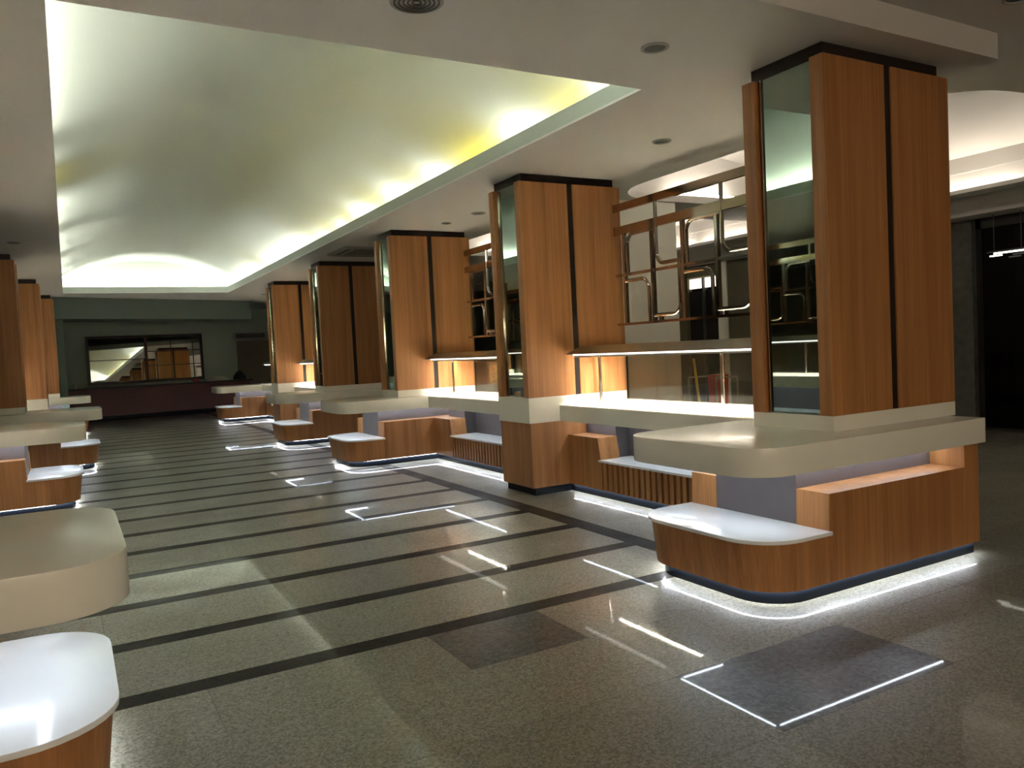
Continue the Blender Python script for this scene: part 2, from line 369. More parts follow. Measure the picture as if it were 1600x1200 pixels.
for (x0, x1, y0, y1) in RECESS:
    mm = MB(); e = .30
    c = (x0 + x1) / 2; h = (x1 - x0) / 2 + e; rs = .5; R2 = (h * h + rs * rs) / (2 * rs); zz = ZU + .32 + rs - R2; aa = math.asin(h / R2)
    arc = [(c + R2 * math.sin(-aa + 2 * aa * k / 24), zz + R2 * math.cos(-aa + 2 * aa * k / 24)) for k in range(25)]
    arco = [(c + (R2 + .05) * math.sin(-aa + 2 * aa * k / 24), zz + (R2 + .05) * math.cos(-aa + 2 * aa * k / 24)) for k in range(25)]
    mm.prism_y([(x0 - e, ZU + .1)] + arc + [(x1 + e, ZU + .1), (x1 + e + .05, ZU + .1)] + arco[::-1] + [(x0 - e - .05, ZU + .1)], y0 - e, y1 + e)
    for ya, yb in ((y0 - e - .05, y0 - e), (y1 + e, y1 + e + .05)): mm.prism_y([(x0 - e, ZU + .1)] + arc + [(x1 + e, ZU + .1)], ya, yb)
    mm.build('recess_dome', CEIL, ceil, smooth=True)
    MB().box(x1, x1 + .03, y0, y1, 3.43, 3.485).box(x1 + .03, 11.15, y0, y1, 3.43, 3.44).box(11.11, 11.15, y0, y1, 3.44, ZU + .11).box(x1, 11.11, y0 - .02, y0, 3.43, ZU).box(x1, 11.11, y1, y1 + .02, 3.43, ZU).build('recess_trough', CEIL, ceil)
    for k in range(3):
        o = cove_lamp(x1 + .24, y0 + 1.0 + 1.5 * k, 1.2, L_REC); o.location.z = 3.46 - 3.48
    for k in range(3): cove_lamp(x0 - .17, y0 + 1.0 + 1.5 * k, 1.2, L_REC).location.z = ZU + .13 - 3.48
    o = cove_lamp(c, y1 + .14, 1.2, L_REC, 'x'); o.location.z = ZU + .16 - 3.48
# dropped soffit before the far wall, running back to the right
def bk(x, off=0.0): return 27.9 + .04 * x + off        # counter front line of the slanting far wall
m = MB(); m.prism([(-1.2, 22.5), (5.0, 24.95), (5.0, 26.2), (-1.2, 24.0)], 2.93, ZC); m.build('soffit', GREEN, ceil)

# ---------------------------------------------------------------- walls
m = MB(); m.prism([(-9, bk(-9, .95)), (9, bk(9, .95)), (9, bk(9, 1.15)), (-9, bk(-9, 1.15))], 0, ZC)
wb = m.build('wall_back', GREEN_LIFTED); wb['kind'] = 'structure'
o = MB().box(-9.2, -9, -6, 32, 0, 4).build('wall_left', OLIVE); o['kind'] = 'structure'
o = MB().box(-9, 13, -6.2, -6, 0, 4).build('wall_front', OLIVE); o['kind'] = 'structure'
for k in range(4): MB().tube([(-3.2 + 1.9 * k, -5.93, 2.3), (-1.8 + 1.9 * k, -5.93, 2.3)], .02, 6).build('glow_tube', L_WALL_FILL, o)  # invented tubes out of view, added to light camera-facing surfaces
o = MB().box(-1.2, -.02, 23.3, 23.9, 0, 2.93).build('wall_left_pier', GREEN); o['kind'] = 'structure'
WX = 12.5
wr = struct('wall_right', (WX, 0, 0))
m = MB()
m.box(WX, WX + .2, 13.85, 32, 0, ZU); m.box(WX, WX + .2, 7.55, 12.52, 0, ZU)
m.box(WX, WX + .2, 12.52, 13.85, 3.02, ZU)
m.box(WX, WX + .2, -6, 2.0, 0, ZU)
m.build('wall_panel', OLIVE, wr)
MB().box(WX - .03, WX + .22, 12.52, 12.80, 0, 3.3).build('pale_jamb', PALE, wr)
MB().box(WX - .08, WX + .2, 7.2, 7.56, 0, 3.25).build('stone_pier', STONE, wr)
MB().box(WX - .5, WX + .2, 2.0, 14.5, 3.28, ZU).build('header_beam', CEIL, wr)
MB().box(WX + 1.4, WX + 1.5, 2.0, 14.5, 0, ZU).box(WX + .2, WX + 1.5, 1.9, 2.0, 0, ZU).box(WX + .2, WX + 1.5, 14.5, 14.6, 0, ZU).build('dark_room_wall', BLACKISH, wr)
d = MB().box(WX + .06, WX + .10, 2.0, 7.2, .02, 3.2).build('door_1', DGLASS); d['kind'] = 'structure'
df = MB()
for y in (2.0, 3.7, 5.4, 7.12): df.box(WX + .03, WX + .13, y, y + .08, 0, 3.28)
df.box(WX + .03, WX + .13, 2.0, 7.2, 3.12, 3.28); df.build('door_frame', BLACKISH, d)
d2 = MB().box(WX + .10, WX + .15, 12.80, 13.83, .01, 2.72).build('door_2', BLACKISH); d2['kind'] = 'structure'
MB().box(WX + .03, WX + .16, 13.30, 13.34, .01, 3.0).build('door_mullion', DGREY, d2)
MB().box(WX + .09, WX + .13, 12.85, 13.80, 2.78, 3.0).build('lit_transom', emit('transom_glow', (1, .86, .68), 1.1), d2)
tl = thing('tube_light', (12.3, 6.25, 2.66), 'lit tube lamp shining in the dark doorway right of the nearest column', 'lamp')
MB().tube([(12.3, 6.35, 2.69), (12.3, 6.80, 2.69)], .012, 8).build('lamp_tube', L_TUBE, tl)
MB().tube([(12.3, 6.68, 2.655), (12.3, 6.86, 2.655)], .010, 8).build('lamp_tube', L_TUBE, tl)
MB().box(12.28, 12.32, 6.3, 6.9, 2.705, 2.73).build('lamp_housing', DGREY, tl)
m = MB(); m.box(12.295, 12.305, 6.40, 6.41, 2.73, ZU - .37); m.build('hanging_rod', DGREY, tl)
MB().box(12.295, 12.305, 6.79, 6.80, 2.73, ZU - .37).build('hanging_rod', DGREY, tl)
pc = struct('column_right', (7.4, 9.4, 0))
MB().box(6.9, 8.03, 9.05, 9.75, 0, ZU).build('column_shaft', PALE, pc)
MB().box(6.88, 8.05, 9.03, 9.77, 0, .12).build('column_skirting', DARK, pc)

# ---------------------------------------------------------------- module of columns and counters
ORD = ['first', 'second', 'third', 'fourth', 'fifth', 'sixth']
def fmap(fx, sgn): return lambda x, y, z: (fx + sgn * x, y, z)

def clad_column(fx, sg, yc, label):
    f = fmap(fx, sg)
    t = thing('clad_column', (fx + sg * CW / 2, yc, ZUP), label, 'column')
    z0, z1 = ZUP, 3.388
    for ya, yb in ((-HD, -HD + .105), (HD - .105, HD)):
        for xa, xb in ((0, .612), (.684, CW)):
            MB(f).box(xa, xb, yc + ya, yc + yb, z0, z1).build('wood_panel', WOOD, t, bevel=.004)
    MB(f).box(.09, CW - .09, yc - HD + .012, yc + HD - .012, z0, z1 - .002).build('dark_core', DARK, t)
    MB(f).box(.055, CW - .055, yc - HD + .047, yc + HD - .04, z1, ZC - .001).build('cornice', DARK, t)
    for xa, xb in ((.05, .062), (CW - .062, CW - .05)):
        MB(f).box(xa, xb, yc - HD + .108, yc + HD - .14, z0 + .005, z1).build('mirror_panel', MIRROR, t)
        MB(f).box(xa - .012, xb + .012, yc + HD - .138, yc + HD - .126, z0 + .005, z1).build('chrome_trim', CHROME, t)
    return t

def column_base(fx, sg, yc, label):
    f = fmap(fx, sg)
    t = thing('column_base', (fx + sg * CW / 2, yc, 0), label, 'cabinet')
    MB(f).box(.012, CW, yc - HD + .005, yc + HD - .005, .084, ZCB - .001).build('wood_casing', WOOD, t, bevel=.003)
    MB(f).box(.05, CW, yc - HD + .035, yc + HD - .035, 0, .084).build('plinth', PLINTH, t)
    return t

PA, PB = -.59, .71    # peninsula: worktop runs from yc+PA to yc+PB
def peninsula(fx, sg, yc, cap, label):
    """cap = how far the worktop runs out into the aisle from the column face"""
    f = fmap(fx, sg); dx = -cap
    t = thing('peninsula_counter', (fx, yc, 0), label, 'counter')
    a, b = yc + PA + .045, yc + PB - .045          # outer wood faces
    ca, cb = a + .25, b - .25                      # lilac core
    xi = dx + .63                                  # aisle face of the lilac core
    xe = 1.25
    MB(f).box(xi, xe - .15, ca, cb, .084, ZCB - .001).build('core_panel', LILAC, t, bevel=.002)
    for ya, yb in ((a, ca), (cb, b)):
        MB(f).prism_y([(xi, .084), (xi - .01, .395), (xi + .0, .63), (xe - .17, .63), (xe - .17, .084)], ya, yb).build('wood_shelf', WOOD, t, bevel=.003)
    MB(f).box(xe - .168, xe, a, b, .084, ZCB - .001).build('end_panel', WOOD, t, bevel=.003)
    top = rrect(dx + .075, xi + .2, a, b, (.30, 0, 0, .30)); bot = rrect(dx + .108, xi + .2, a + .004, b - .004, (.30, 0, 0, .30))
    m = MB(f); top = [(x if x < xi else xi - .012, y) for x, y in top]; bot = [(x if x < xi else xi - .002, y) for x, y in bot]
    m.loft([(x, y, .084) for x, y in bot], [(x, y, .376) for x, y in top]); m.build('bench_body', WOOD, t, smooth=True)
    bt = [(x if x < xi else xi, y) for x, y in rrect(dx + .055, xi + .2, a - .018, b + .018, (.31, 0, 0, .31))]
    m = MB(f); m.prism(bt, .378, .402); m.build('bench_top', BENCH, t, bevel=.004, smooth=True, label='white stone bench top with rounded corners')
    m = MB(f); m.prism(rrect(dx + .16, xe - .02, a + .035, b - .035, (.28, 0, 0, .28)), 0, .084); m.build('plinth', PLINTH, t, smooth=True)
    # floor LED under the wood, just outside the plinth, and the strip under the worktop
    o1 = rrect(dx + .142, xe - .02, a + .018, b - .018, (.29, 0, 0, .29)); o2 = rrect(dx + .156, xe - .02, a + .032, b - .032, (.28, 0, 0, .28))
    m = MB(f); n = len(o1)
    order = [10] + list(range(11, n)) + list(range(0, 10))
    for k in range(len(order) - 1):
        p, q = order[k], order[k + 1]
        m.loft([(o1[p][0], o1[p][1], .081), (o1[q][0], o1[q][1], .081), (o2[q][0], o2[q][1], .081), (o2[p][0], o2[p][1], .081)],
               [(o1[p][0], o1[p][1], .0835), (o1[q][0], o1[q][1], .0835), (o2[q][0], o2[q][1], .0835), (o2[p][0], o2[p][1], .0835)])
    m.build('floor_led', L_FLOOR, t)
    m = MB(f); z = ZCB - .004
    m.box(xi - .34, xi - .328, ca + -.07, cb + .07, z, ZCB - .001)
    m.box(xi - .30, xe - .2, ca - .085, ca - .075, z, ZCB - .001); m.box(xi - .30, xe - .2, cb + .075, cb + .085, z, ZCB - .001)
    m.build('cove_led', L_CAP, t)
    return t

def bay_counter(fx, sg, ya, yb, label):
    f = fmap(fx, sg)
    t = thing('bay_counter', (fx + sg * .6, (ya + yb) / 2, 0), label, 'counter')
    st = .55; x0 = .485
    m = MB(f).prism_x([(ya, .084), (ya + st + .05, .084), (ya + st + .05, .37), (ya + st, .63), (ya, .63)], x0, x0 + .25); m.build('wood_step', WOOD, t, bevel=.003)
    m = MB(f).prism_x([(yb, .084), (yb - st - .05, .084), (yb - st - .05, .37), (yb - st, .63), (yb, .63)], x0, x0 + .25); m.build('wood_step', WOOD, t, bevel=.003)
    MB(f).box(x0 + .25, 1.2, ya, ya + st - .01, .084, ZCB - .001).build('lilac_panel', LILAC, t)
    MB(f).box(x0 + .25, 1.2, yb - st + .01, yb, .084, ZCB - .001).build('lilac_panel', LILAC, t)
    MB(f).box(x0 + .42, 1.2, ya + st - .008, yb - st + .008, .084, ZCB - .001).build('lilac_panel', LILAC, t)
    MB(f).box(x0 + .055, x0 + .40, ya + st + .052, yb - st - .052, .09, .37).build('slat_backing', DARK, t)
    y = ya + st + .06; n = int((yb - ya - 2 * st - .12) / .083); pit = (yb - ya - 2 * st - .12) / n
    loc = parent_loc(t)
    MB(f).box(x0, x0 + .055, ya + st + .05, yb - st - .05, .084, .0878).build('bottom_rail', WOOD, t)  # thin strip added to keep the floor LED off the slat ends
    key = ('slat', sg)
    if key not in _tm: _tm[key] = MB(lambda x, y, z: (sg * x, y, z)).box(0, .05, -.026, .026, 0, .286).mesh('slat', WOOD)
    for k in range(n):
        o = bpy.data.objects.new('slat', _tm[key]); COL.objects.link(o); o.parent = t
        o.location = (fx + sg * (x0 + .003) - loc[0], y + pit * (k + .5) - loc[1], .088)
    MB(f).box(x0 - .012, x0 + .419, ya + st + .012, yb - st - .012, .378, .402).build('bench_top', BENCH, t, bevel=.004, label='long white stone bench top')
    MB(f).box(x0 + .04, 1.2, ya, yb, 0, .084).build('plinth', PLINTH, t)
    MB(f).box(x0 + .020, x0 + .034, ya + .03, yb - .03, .081, .0835).build('floor_led', L_FLOOR, t)
    MB(f).box(x0 + .10, x0 + .11, ya + .04, yb - .04, ZCB - .004, ZCB - .001).build('cove_led', L_CAP, t)
    return t

def worktop(fx, sg, ycs, caps, offs, label):
    """one continuous top over peninsula, bay, column, bay, peninsula"""
    f = fmap(fx, sg); t = thing('worktop', (fx + sg * .6, ycs[1], ZCB), label, 'worktop')
    for i in (0, 2):
        m = MB(f); m.prism(rrect(-caps[i], 1.27, ycs[i] + PA, ycs[i] + PB, (.26, 0, 0, .26), 10), ZCB, ZCT)
        m.build('peninsula_slab', WHITE, t, smooth=True, bevel=.006)
        if offs[i] is not None:
            MB(f).box(offs[i] + .004, offs[i] + CW, ycs[i] - HD, ycs[i] + HD, ZCT, ZUP).build('upstand', WHITE, t, bevel=.003)
    MB(f).box(offs[1] - .003, CW, ycs[1] - HD - .003, ycs[1] + HD + .003, ZCB, ZUP).build('column_collar', WHITE, t, bevel=.003)
    for a, b in ((ycs[0] + PB, ycs[1] - HD - .003), (ycs[1] + HD + .003, ycs[2] + PA)):
        MB(f).box(.385, 1.31, a, b, ZCB, ZCT).build('bay_slab', WHITE, t, bevel=.005)
    return t

def sneeze_guard(fx, sg, ya, yb, label, sign=False):
    f = fmap(fx, sg); t = thing('sneeze_guard', (fx + sg * .9, (ya + yb) / 2, ZCT), label, 'glass guard')
    zb, zt = 1.515, 1.60
    A = rrect(.42, 1.34, ya + .03, yb - .03, (.12, .03, .03, .12)); B = rrect(.56, 1.34, ya + .14, yb - .14, (.12, .03, .03, .12))
    # sloped steel rim with a glass top inside it
    A2 = rrect(.56, 1.34, ya + .14, yb - .14, (.12, .03, .03, .12)); n = len(A); m = MB(f)
    P4 = [[(x, y, zb) for x, y in A], [(x, y, zt) for x, y in B], [(x, y, zt - .012) for x, y in B], [(x + .012, y, zb) for x, y in A2]]
    P4[3] = [(x, y, zb) for x, y in rrect(.515, 1.34, ya + .10, yb - .10, (.10, .03, .03, .10))]
    for k in range(n):
        q = (k + 1) % n
        for u in range(4): m.add([P4[u][k], P4[u][q], P4[(u + 1) % 4][q], P4[(u + 1) % 4][k]], [(0, 1, 2, 3)])
    m.build('canopy_rim', STEEL, t, smooth=True)
    m = MB(f); m.prism(rrect(.562, 1.338, ya + .142, yb - .142, (.118, .028, .028, .118)), zt - .010, zt - .002); m.build('glass_top', CLEAR, t)
    MB(f).box(.515, .519, ya + .15, yb - .15, zb - .034, zb + .01).build('lamp_skirt', STEEL, t)
    MB(f).box(.519, .545, ya + .15, yb - .15, zb - .004, zb + .01).build('lamp_housing', STEEL, t)
    MB(f).box(.5195, .5275, ya + .156, yb - .156, zb - .008, zb - .0042).build('canopy_led', L_CAN, t)
    m = MB(f); m.box(.905, .909, ya + .15, yb - .15, zb - .030, zb + .01).box(.951, .955, ya + .15, yb - .15, zb - .030, zb + .01).box(.909, .951, ya + .15, yb - .15, zb + .004, zb + .01); m.build('lamp_channel', STEEL, t)
    MB(f).box(.922, .938, ya + .156, yb - .156, zb - .002, zb + .002).build('canopy_led', L_CAN, t)
    MB(f).box(.506, .5145, ya + .13, yb - .13, zb - .016, zb - .001).build('diffuser_strip', L_DIFF, t)
    for y in (ya + .085, yb - .085):
        p = MB(f).tube([(.89, y, ZCT), (.89, y, zb - .001)], .019, 12).build('post', CHROME, t, smooth=True)
        MB(f).tube([(.89, y, ZCT), (.89, y, ZCT + .012)], .033, 12).build('post_foot', CHROME, p, smooth=True)
    n = 3; L_ = (yb - ya - .08) / n
    for k in range(n):
        MB(f).box(1.295, 1.303, ya + .04 + k * L_ + .004, ya + .04 + (k + 1) * L_ - .004, ZCT + .008, zb - .002).build('glass_pane', GLASS, t)
    for y in (ya + .04, yb - .04): MB(f).box(1.283, 1.315, y - .012, y + .012, ZCT, zb).build('edge_channel', CHROME, t)
    MB(f).box(1.288, 1.312, ya + .04, yb - .04, ZCT, ZCT + .010).build('floor_channel', CHROME, t)
    y = (ya + yb) / 2
    MB(f).tube([(1.27, y, ZCT), (1.27, y, zb - .001)], .022, 10).build('middle_post', CHROME, t, smooth=True)
    if sign:
        y = sign; pl = MB(f); pl.prism_x(rrect(y - .15, y + .15, ZCT + .13, ZCT + .42, (.03,) * 4, 4), 1.306, 1.312); o = pl.build('plaque', TANS, t, label='tan plaque with brown scrollwork fixed behind the glass')
        mm = MB(f)
        for k in range(4): mm.tube([(1.3035, y + .075 - .05 * (k % 2), ZCT + .17 + .055 * k), (1.3035, y - .06 + .05 * (k % 2), ZCT + .20 + .055 * k)], .008, 6)
        mm.tube([(1.3035, y - .10, ZCT + .17), (1.3035, y + .10, ZCT + .17)], .008, 6)
        mm.build('scrollwork', BRN, o)
    return t

def pipe_screen(fx, sg, ya, yb, label):
    f = fmap(fx, sg); t = thing('pipe_screen', (fx + sg * 1.24, (ya + yb) / 2, 1.82), label, 'metal screen')
    X = 1.24; zt, z2, zm, zb = 3.135, 2.875, 2.375, 1.822
    for z, hgt, mt in ((zt, .085, BRONZE), (z2, .095, BRONZE)):
        MB(f).box(X - .02, X + .02, ya + .002, yb - .002, z - hgt / 2, z + hgt / 2).build('top_rail', mt, t)
    MB(f).box(X - .015, X + .015, ya + .002, yb - .002, zb - .014, zb + .014).build('bottom_rail', BRONZE, t)
    MB(f).box(X - .012, X + .012, ya + .002, yb - .002, zm - .017, zm + .017).build('middle_rail', CHROME, t)
    cw = .482; ys = [yb - .17 - cw * k for k in range(7)]
    ys = [y for y in ys if y > ya + .05]
    r = .021
    def arc(cy, cz, a0, a1, R=.11, n=6): return [(X - .005, cy + R * math.cos(math.radians(a0 + (a1 - a0) * k / n)), cz + R * math.sin(math.radians(a0 + (a1 - a0) * k / n))) for k in range(n + 1)]
    for i, y in enumerate(ys):
        MB(f).box(X - .02, X + .02, y - .02, y + .02, zb + .012, z2 - .047).build('upright', CHROME, t)
        if i == len(ys) - 1: break
        yn = ys[i + 1]
        if i % 2 == 0:
            c = y - .06                                 # upper hook: up, bend, along to the next upright
            pth = [(X - .005, c, zm + .013)] + arc(c - .11, z2 - .17, 0, 90) + [(X - .005, yn - .06, z2 - .06)]
            MB(f).tube(pth, r, 8).build('bent_pipe', CHROME, t, smooth=True)
            MB(f).box(X - .016, X + .016, yn + .045, yn + .085, z2 - .075, z2 - .047).build('spacer', CHROME, t)
            c = yn + .075                               # lower hook: along, bend, down to the bottom rail
            pth = [(X - .005, y - .02, zm - .07)] + arc(c + .11, zm - .18, 90, 180) + [(X - .005, c, zb + .012)]
            MB(f).tube(pth, r, 8).build('bent_pipe', CHROME, t, smooth=True)
        else:
            c = y - .075
            pth = [(X - .005, c, zt - .04), (X - .005, c, zm + .2)] + arc(c - .11, zm + .17, 0, -90) + [(X - .005, yn, zm + .06)]
            MB(f).tube(pth, r, 8).build('bent_pipe', CHROME, t, smooth=True)
            c = yn + .06
            pth = [(X - .005, c, zm + .06), (X - .005, c, zb + .19)] + arc(c + .11, zb + .18, 180, 270) + [(X - .005, y, zb + .07)]
            MB(f).tube(pth, r, 8).build('bent_pipe', CHROME, t, smooth=True)
            MB(f).box(X - .016, X + .016, y - .13, y - .08, zb + .012, zb + .055).build('spacer', CHROME, t)
    return t

def module(fx, sg, ycs, caps, offs, side, first, words):
    names = [ORD[first], ORD[first + 1], ORD[first + 2]]
    for i in range(3):
        if offs[i] is not None: clad_column(fx + sg * offs[i], sg, ycs[i], words['col'][i])
    worktop(fx, sg, ycs, caps, offs, words['top'])
    for i, w_ in ((0, 'pen0'), (2, 'pen1')): peninsula(fx, sg, ycs[i], caps[i], words[w_])
    column_base(fx, sg, ycs[1], words['base'])
    bays = ((ycs[0] + PB - .044, ycs[1] - HD), (ycs[1] + HD, ycs[2] + PA + .044))
    colb = ((ycs[0] + HD, ycs[1] - HD), (ycs[1] + HD, ycs[2] - HD))
    for j in range(2):
        bay_counter(fx, sg, bays[j][0], bays[j][1], words['bay'][j])
        a, b = colb[j]
        sneeze_guard(fx, sg, a, b, words['guard'][j], sign=10.48 if (sg == 1 and first == 0 and j == 1) else False)
        if offs[2] is not None or j == 0: pipe_screen(fx, sg, a, b, words['screen'][j])

def words(side, first, far):
    r = 'right' if side == 'right' else 'left'
    q = 'far' if far else 'near'
    n = [ORD[first + i] for i in range(3)]
    row = f'{r} row'
    return dict(
        col=[f'{n[i]} wood-clad column from the front in the {row}, with {"mirrored aisle face" if side == "right" else "dark cornice"}' for i in range(3)],
        top=f'thick white stone worktop over the {q} run of counters in the {row}',
        pen0=f'wooden peninsula counter with white bench end below the {n[0]} column of the {row}',
        pen1=f'wooden peninsula counter with white bench end below the {n[2]} column of the {row}' if not (far and side == 'right') else 'farthest wooden peninsula counter on the right, before the red bar',
        base=f'wooden floor-length base cabinet under the {n[1]} column of the {row}',
        bay=[f'slatted wooden counter with white bench between {n[j]} and {n[j + 1]} columns of the {row}' for j in range(2)],
        guard=[f'glass guard with steel canopy lamp between {n[j]} and {n[j + 1]} columns of the {row}' for j in range(2)],
        screen=[f'hanging bent chrome pipe screen between {n[j]} and {n[j + 1]} columns of the {row}' for j in range(2)])
LEFT0 = dict(
    col=['first left row column, outside the view, seen only in the right mirrors', 'second left row column, outside the view, seen only in the right mirrors', 'third left row column, outside the view, seen only in the right mirrors'],
    top='thick white stone worktop whose rounded end fills the lower left edge of the picture',
    pen0='nearest left peninsula counter with broad white bench end in the bottom left corner',
    pen1='second left peninsula counter with stepped wood front and white bench beside the aisle',
    base='wooden base cabinet between the two nearest left peninsulas, hidden behind the nearest',
    bay=['slatted counter just behind the nearest left peninsula, outside the view', 'slatted counter just before the second left peninsula, outside the view'],
    guard=['left glass guard facing the nearest right mirror column', 'left glass guard facing the second right mirror column'],
    screen=['left bent pipe screen reflected in the nearest right mirror', 'left bent pipe screen reflected in the second right mirror'])
LEFT1 = dict(
    col=['dark brown wood-clad column at the left edge, nearest of three seen on the left', 'wood-clad column on the left, middle one of the three seen there', 'narrow-looking wood-clad column on the left, farthest of three, beside the green pier'],
    top='far left white stone worktop whose squared end juts out above the second left counter',
    pen0='third left peninsula counter with white bench, half hidden behind the second left one',
    pen1='farthest left peninsula counter with white top, before the left end of the red bar',
    base='wooden base cabinet under the middle left column, behind the third left peninsula',
    bay=['slatted counter between the nearest and middle left columns', 'slatted counter between the middle and farthest left columns'],
    guard=['glass guard between the nearest and middle left columns', 'glass guard between the middle and farthest left columns'],
    screen=['bent pipe screen between the nearest and middle left columns', 'bent pipe screen between the middle and farthest left columns'])
yr = [Y1 + SP * k for k in range(6)]
CAPR = .945
module(FX, 1, yr[0:3], (CAPR,) * 3, (0, 0, 0), 'right', 0, words('right', 0, False))
module(FX, 1, yr[3:6], (CAPR, CAPR, .80), (0, 0, None), 'right', 3, words('right', 3, True))
yl = [yr[0] - .25, yr[1] - .42, yr[2] - .58]
module(-.80, -1, yl, (CAPR,) * 3, (0, 0, 0), 'left', 0, LEFT0)
yl2 = [yr[3] - .38, yr[4] - .38, yr[5] - .45]
module(-.50, -1, yl2, (.95, .95, .96), (.12, -.11, -.30), 'left', 3, LEFT1)

# ---------------------------------------------------------------- ceiling fittings
def downlight(x, y, z, r, label):
    t = thing('downlight', (x, y, z), label, 'downlight', 'unlit ceiling downlights')
    m = MB(); n = 24
    ring = [(r, 0), (r, -.008), (r * .80, -.012), (r * .74, 0)]
    for k in range(n):
        a, b = 2 * math.pi * k / n, 2 * math.pi * (k + 1) / n
        for i in range(4):
            (p, u), (q, v) = ring[i], ring[(i + 1) % 4]
            m.add([(x + p * math.cos(a), y + p * math.sin(a), z + u), (x + p * math.cos(b), y + p * math.sin(b), z + u), (x + q * math.cos(b), y + q * math.sin(b), z + v), (x + q * math.cos(a), y + q * math.sin(a), z + v)], [(0, 1, 2, 3)])
    m.build('trim_ring', GREYP, t, smooth=True)
    MB().tube([(x, y, z - .004), (x, y, z - .0005)], r * .76, 24).build('lamp_face', DGREY, t)
    return t
downlight(3.39, 3.95, ZC, .09, 'unlit round downlight in the ceiling left of the nearest column top')
downlight(4.98, 5.76, ZC, .09, 'unlit round downlight above the first pipe screen')
downlight(5.01, 9.60, ZC, .10, 'unlit round downlight above the gap behind the second right column')
downlight(4.92, 10.45, ZC, .07, 'small unlit downlight just before the third right column')
downlight(-.56, 13.36, ZC, .09, 'unlit round downlight on the left ceiling strip above the left columns')
downlight(4.92, 22.6, ZC, .09, 'unlit downlight near the far end of the right ceiling strip')
downlight(5.36, 2.78, ZU, .09, 'unlit downlight in the raised ceiling at the top right corner')
sp = thing('ceiling_speaker', (1.74, 3.92, ZC), 'round slotted ceiling speaker above the front edge of the vault', 'speaker')
MB().tube([(1.74, 3.92, ZC - .012), (1.74, 3.92, ZC - .0005)], .145, 28).build('speaker_rim', GREYP, sp)
for k in range(5):
    m = MB(); rr = .125 - .024 * k; n = 24
    for j in range(n):
        a, b = 2 * math.pi * j / n, 2 * math.pi * (j + 1) / n
        m.loft([(1.74 + q * math.cos(t_), 3.92 + q * math.sin(t_), ZC - .018) for q, t_ in ((rr, a), (rr, b), (rr - .011, b), (rr - .011, a))],
               [(1.74 + q * math.cos(t_), 3.92 + q * math.sin(t_), ZC - .0125) for q, t_ in ((rr, a), (rr, b), (rr - .011, b), (rr - .011, a))])
    m.build('grille_ring', DGREY, sp)
ac = thing('ceiling_cassette', (4.75, 13.55, ZC), 'square air conditioning cassette in the ceiling before the fourth right column', 'air conditioner')
m = MB(); m.loft([(x, y, ZC - .03) for x, y in rrect(4.25, 5.25, 13.02, 14.1, (.06,) * 4, 4)], [(x, y, ZC - .001) for x, y in rrect(4.2, 5.3, 12.97, 14.15, (.06,) * 4, 4)]); m.build('cassette_panel', GREYP, ac)
MB().box(4.45, 5.05, 13.25, 13.87, ZC - .036, ZC - .031).build('intake_grille', DGREY, ac)
for bx in ((4.30, 4.38, 13.2, 13.9), (5.12, 5.20, 13.2, 13.9), (4.4, 5.1, 13.07, 13.14), (4.4, 5.1, 13.98, 14.05)): MB().box(*bx, ZC - .034, ZC - .031).build('air_slot', DGREY, ac)

# ---------------------------------------------------------------- far end: bar, mirror, door, air curtain
def B(x, off, z): return (x, bk(x, off), z)
def tslab(x0, x1, o0, o1, z0, z1, k=.055):   # the mirror leans back a little at the top
    m = MB(); q = lambda x, o, z: (x, bk(x, o + k * (z - 1.1)), z)
    m.loft([q(x0, o0, z0), q(x1, o0, z0), q(x1, o1, z0), q(x0, o1, z0)], [q(x0, o0, z1), q(x1, o0, z1), q(x1, o1, z1), q(x0, o1, z1)]); return m
def slab(x0, x1, o0, o1, z0, z1):
    m = MB(); m.loft([B(x0, o0, z0), B(x1, o0, z0), B(x1, o1, z0), B(x0, o1, z0)], [B(x0, o0, z1), B(x1, o0, z1), B(x1, o1, z1), B(x0, o1, z1)]); return m
bar = thing('bar_counter', (2.3, bk(2.3, .25), 0), 'long dark red bar counter standing along the far green wall', 'counter')
slab(-.6, 5.45, .02, .5, .12, .98).build('front_panel', REDC, bar)
slab(-.6, 5.45, .06, .5, 0, .12).build('plinth', PLINTH, bar)
slab(-.7, 5.55, -.05, .55, .98, 1.03).build('bar_top', DARK, bar)
mi = thing('wall_mirror', (2.3, bk(2.3, .9), 1.12), 'wide panelled mirror in dark frame on the far wall above the red bar', 'mirror')
mx0, mx1, mz0, mz1 = .62, 4.02, 1.18, 2.60
tslab(mx0 - .08, mx1 + .08, .825, .85, mz0 - .08, mz1 + .08).build('mirror_backing', DARK, mi)
split = 2.28
def pane(x0, x1, z0, z1): tslab(x0 + .014, x1 - .014, .81, .8245, z0 + .014, z1 - .014).build('mirror_pane', MIRROR2, mi)
zmid = (mz0 + mz1) / 2
pane(mx0, split, mz0, zmid); pane(mx0, split, zmid, mz1)
cxs = [split + .06, 3.08, 3.78, mx1]
for i in range(3):
    for j in range(3): pane(cxs[i], cxs[i + 1], mz0 + (mz1 - mz0) * j / 3, mz0 + (mz1 - mz0) * (j + 1) / 3)
fr = [tslab(mx0 - .08, mx1 + .08, .79, .825, mz1, mz1 + .08), tslab(mx0 - .08, mx1 + .08, .79, .825, mz0 - .08, mz0), tslab(mx0 - .08, mx0, .79, .825, mz0, mz1), tslab(mx1, mx1 + .08, .79, .825, mz0, mz1)]
for q in fr: q.build('frame_bar', DARK, mi)
tslab(split, split + .06, .785, .825, mz0, mz1).build('mullion', REDC, mi)
d3 = slab(5.25, 6.6, .90, .945, .01, 2.4).build('door_3', BEIGE); d3['kind'] = 'structure'
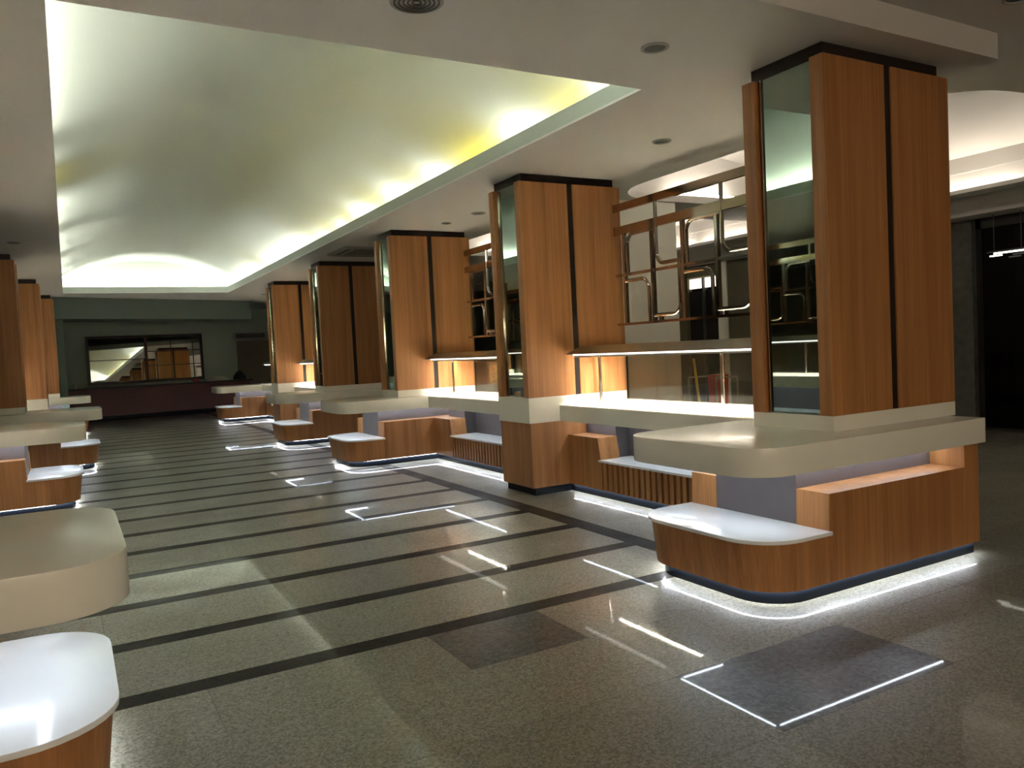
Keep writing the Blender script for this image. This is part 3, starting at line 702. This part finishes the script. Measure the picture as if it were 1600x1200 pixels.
slab(6.5, 6.56, .84, .90, 1.0, 1.2).build('door_handle', GREYP, d3)
act = thing('air_curtain', (5.8, bk(5.8, .8), 2.40), 'grey air curtain unit mounted over the beige far door', 'air curtain')
slab(5.14, 6.50, .70, .945, 2.42, 2.66).build('housing', GREYP, act)
slab(5.20, 6.20, .685, .70, 2.47, 2.62).build('intake', DGREY, act)
slab(6.25, 6.45, .68, .70, 2.48, 2.64).build('control_panel', GREYP, act)
slab(5.16, 6.50, .66, .945, 2.385, 2.42).build('outlet', GREYP, act)
# small things on the bar
def lump(name, x, y, z, sx_, sy_, sz_, mat, label, cat, seed, n=14):
    rnd = random.Random(seed); m = MB(); vs = []; fs = []; rings = 6
    ph = [rnd.uniform(0, 6.28) for _ in range(4)]
    for i in range(rings + 1):
        a = math.pi / 2 * i / rings
        for k in range(n):
            t_ = 2 * math.pi * k / n; w_ = 1 + .16 * math.sin(2 * t_ + ph[0]) + .10 * math.sin(3 * t_ + ph[1]) + .06 * math.sin(5 * t_ + ph[2] + i)
            vs.append((x + sx_ * math.cos(a) * w_ * math.cos(t_), y + sy_ * math.cos(a) * w_ * math.sin(t_), z + sz_ * math.sin(a) * (1 + .2 * math.sin(2 * t_ + ph[3]) * math.cos(a))))
    for i in range(rings):
        for k in range(n): fs.append((i * n + k, i * n + (k + 1) % n, (i + 1) * n + (k + 1) % n, (i + 1) * n + k))
    fs.append(tuple(range(n))[::-1]); m.add(vs, fs); o = m.build(name, mat, smooth=True); tag(o, label, cat); return o
lump('folded_cloth', 4.42, bk(4.42, .22), 1.032, .34, .18, .15, CLOTHW, 'crumpled white cloth lying on the right end of the red bar', 'cloth', 3)
lump('black_bag', 5.17, bk(5.17, .25), 1.032, .22, .18, .30, CLOTHB, 'lumpy black bag on the right end of the red bar', 'bag', 5)
rb = MB().box(3.66, 3.84, bk(3.8, .2), bk(3.8, .38), 1.031, 1.13).build('red_box', RED, bevel=.01); tag(rb, 'small red box on the bar top under the mirror corner', 'box')
bt = thing('spray_bottle', (.16, bk(.16, .2), 1.031), 'small white spray bottle on the left end of the red bar', 'bottle')
bx_, by_ = .16, bk(.16, .2)
MB().loft([(bx_ + .06 * math.cos(a), by_ + .06 * math.sin(a), 1.031) for a in [.785 * k for k in range(8)]], [(bx_ + .035 * math.cos(a), by_ + .035 * math.sin(a), 1.18) for a in [.785 * k for k in range(8)]]).build('bottle_body', CLOTHW, bt)
MB().box(bx_ - .07, bx_ + .04, by_ - .02, by_ + .02, 1.18, 1.24).build('spray_head', CLOTHW, bt)

# cleaning trolley in the right aisle, seen through the glass
tx, ty = 8.72, 9.12
tr = thing('cleaning_trolley', (tx, ty, 0), 'cleaning trolley with red bin and yellow mop handle behind the first glass guard', 'trolley')
m = MB()
for dx_ in (-.22, .22):
    for dy_ in (-.3, .3): m.tube([(tx + dx_, ty + dy_, .06), (tx + dx_, ty + dy_, 1.02)], .014, 6)
for dy_ in (-.3, .3): m.tube([(tx - .22, ty + dy_, 1.02), (tx + .22, ty + dy_, 1.02)], .014, 6)
m.build('trolley_frame', GREYP, tr)
MB().box(tx - .25, tx + .25, ty - .33, ty + .33, .10, .13).build('trolley_deck', DGREY, tr)
m = MB(); m.loft([(x, y, .132) for x, y in rrect(tx - .12, tx + .12, ty - .22, ty - .02, (.04,) * 4, 3)], [(x, y, 1.06) for x, y in rrect(tx - .13, tx + .13, ty - .24, ty + .0, (.05,) * 4, 3)]); m.build('red_bin', RED, tr)
MB().tube([(tx - .05, ty + .2, .132), (tx - .15, ty + .25, 1.32)], .022, 8).build('mop_handle', YEL, tr)
for dx_ in (-.2, .2):
    for dy_ in (-.28, .28): MB().tube([(tx + dx_ - .015, ty + dy_, .05), (tx + dx_ + .015, ty + dy_, .05)], .05, 12).build('wheel', DGREY, tr)
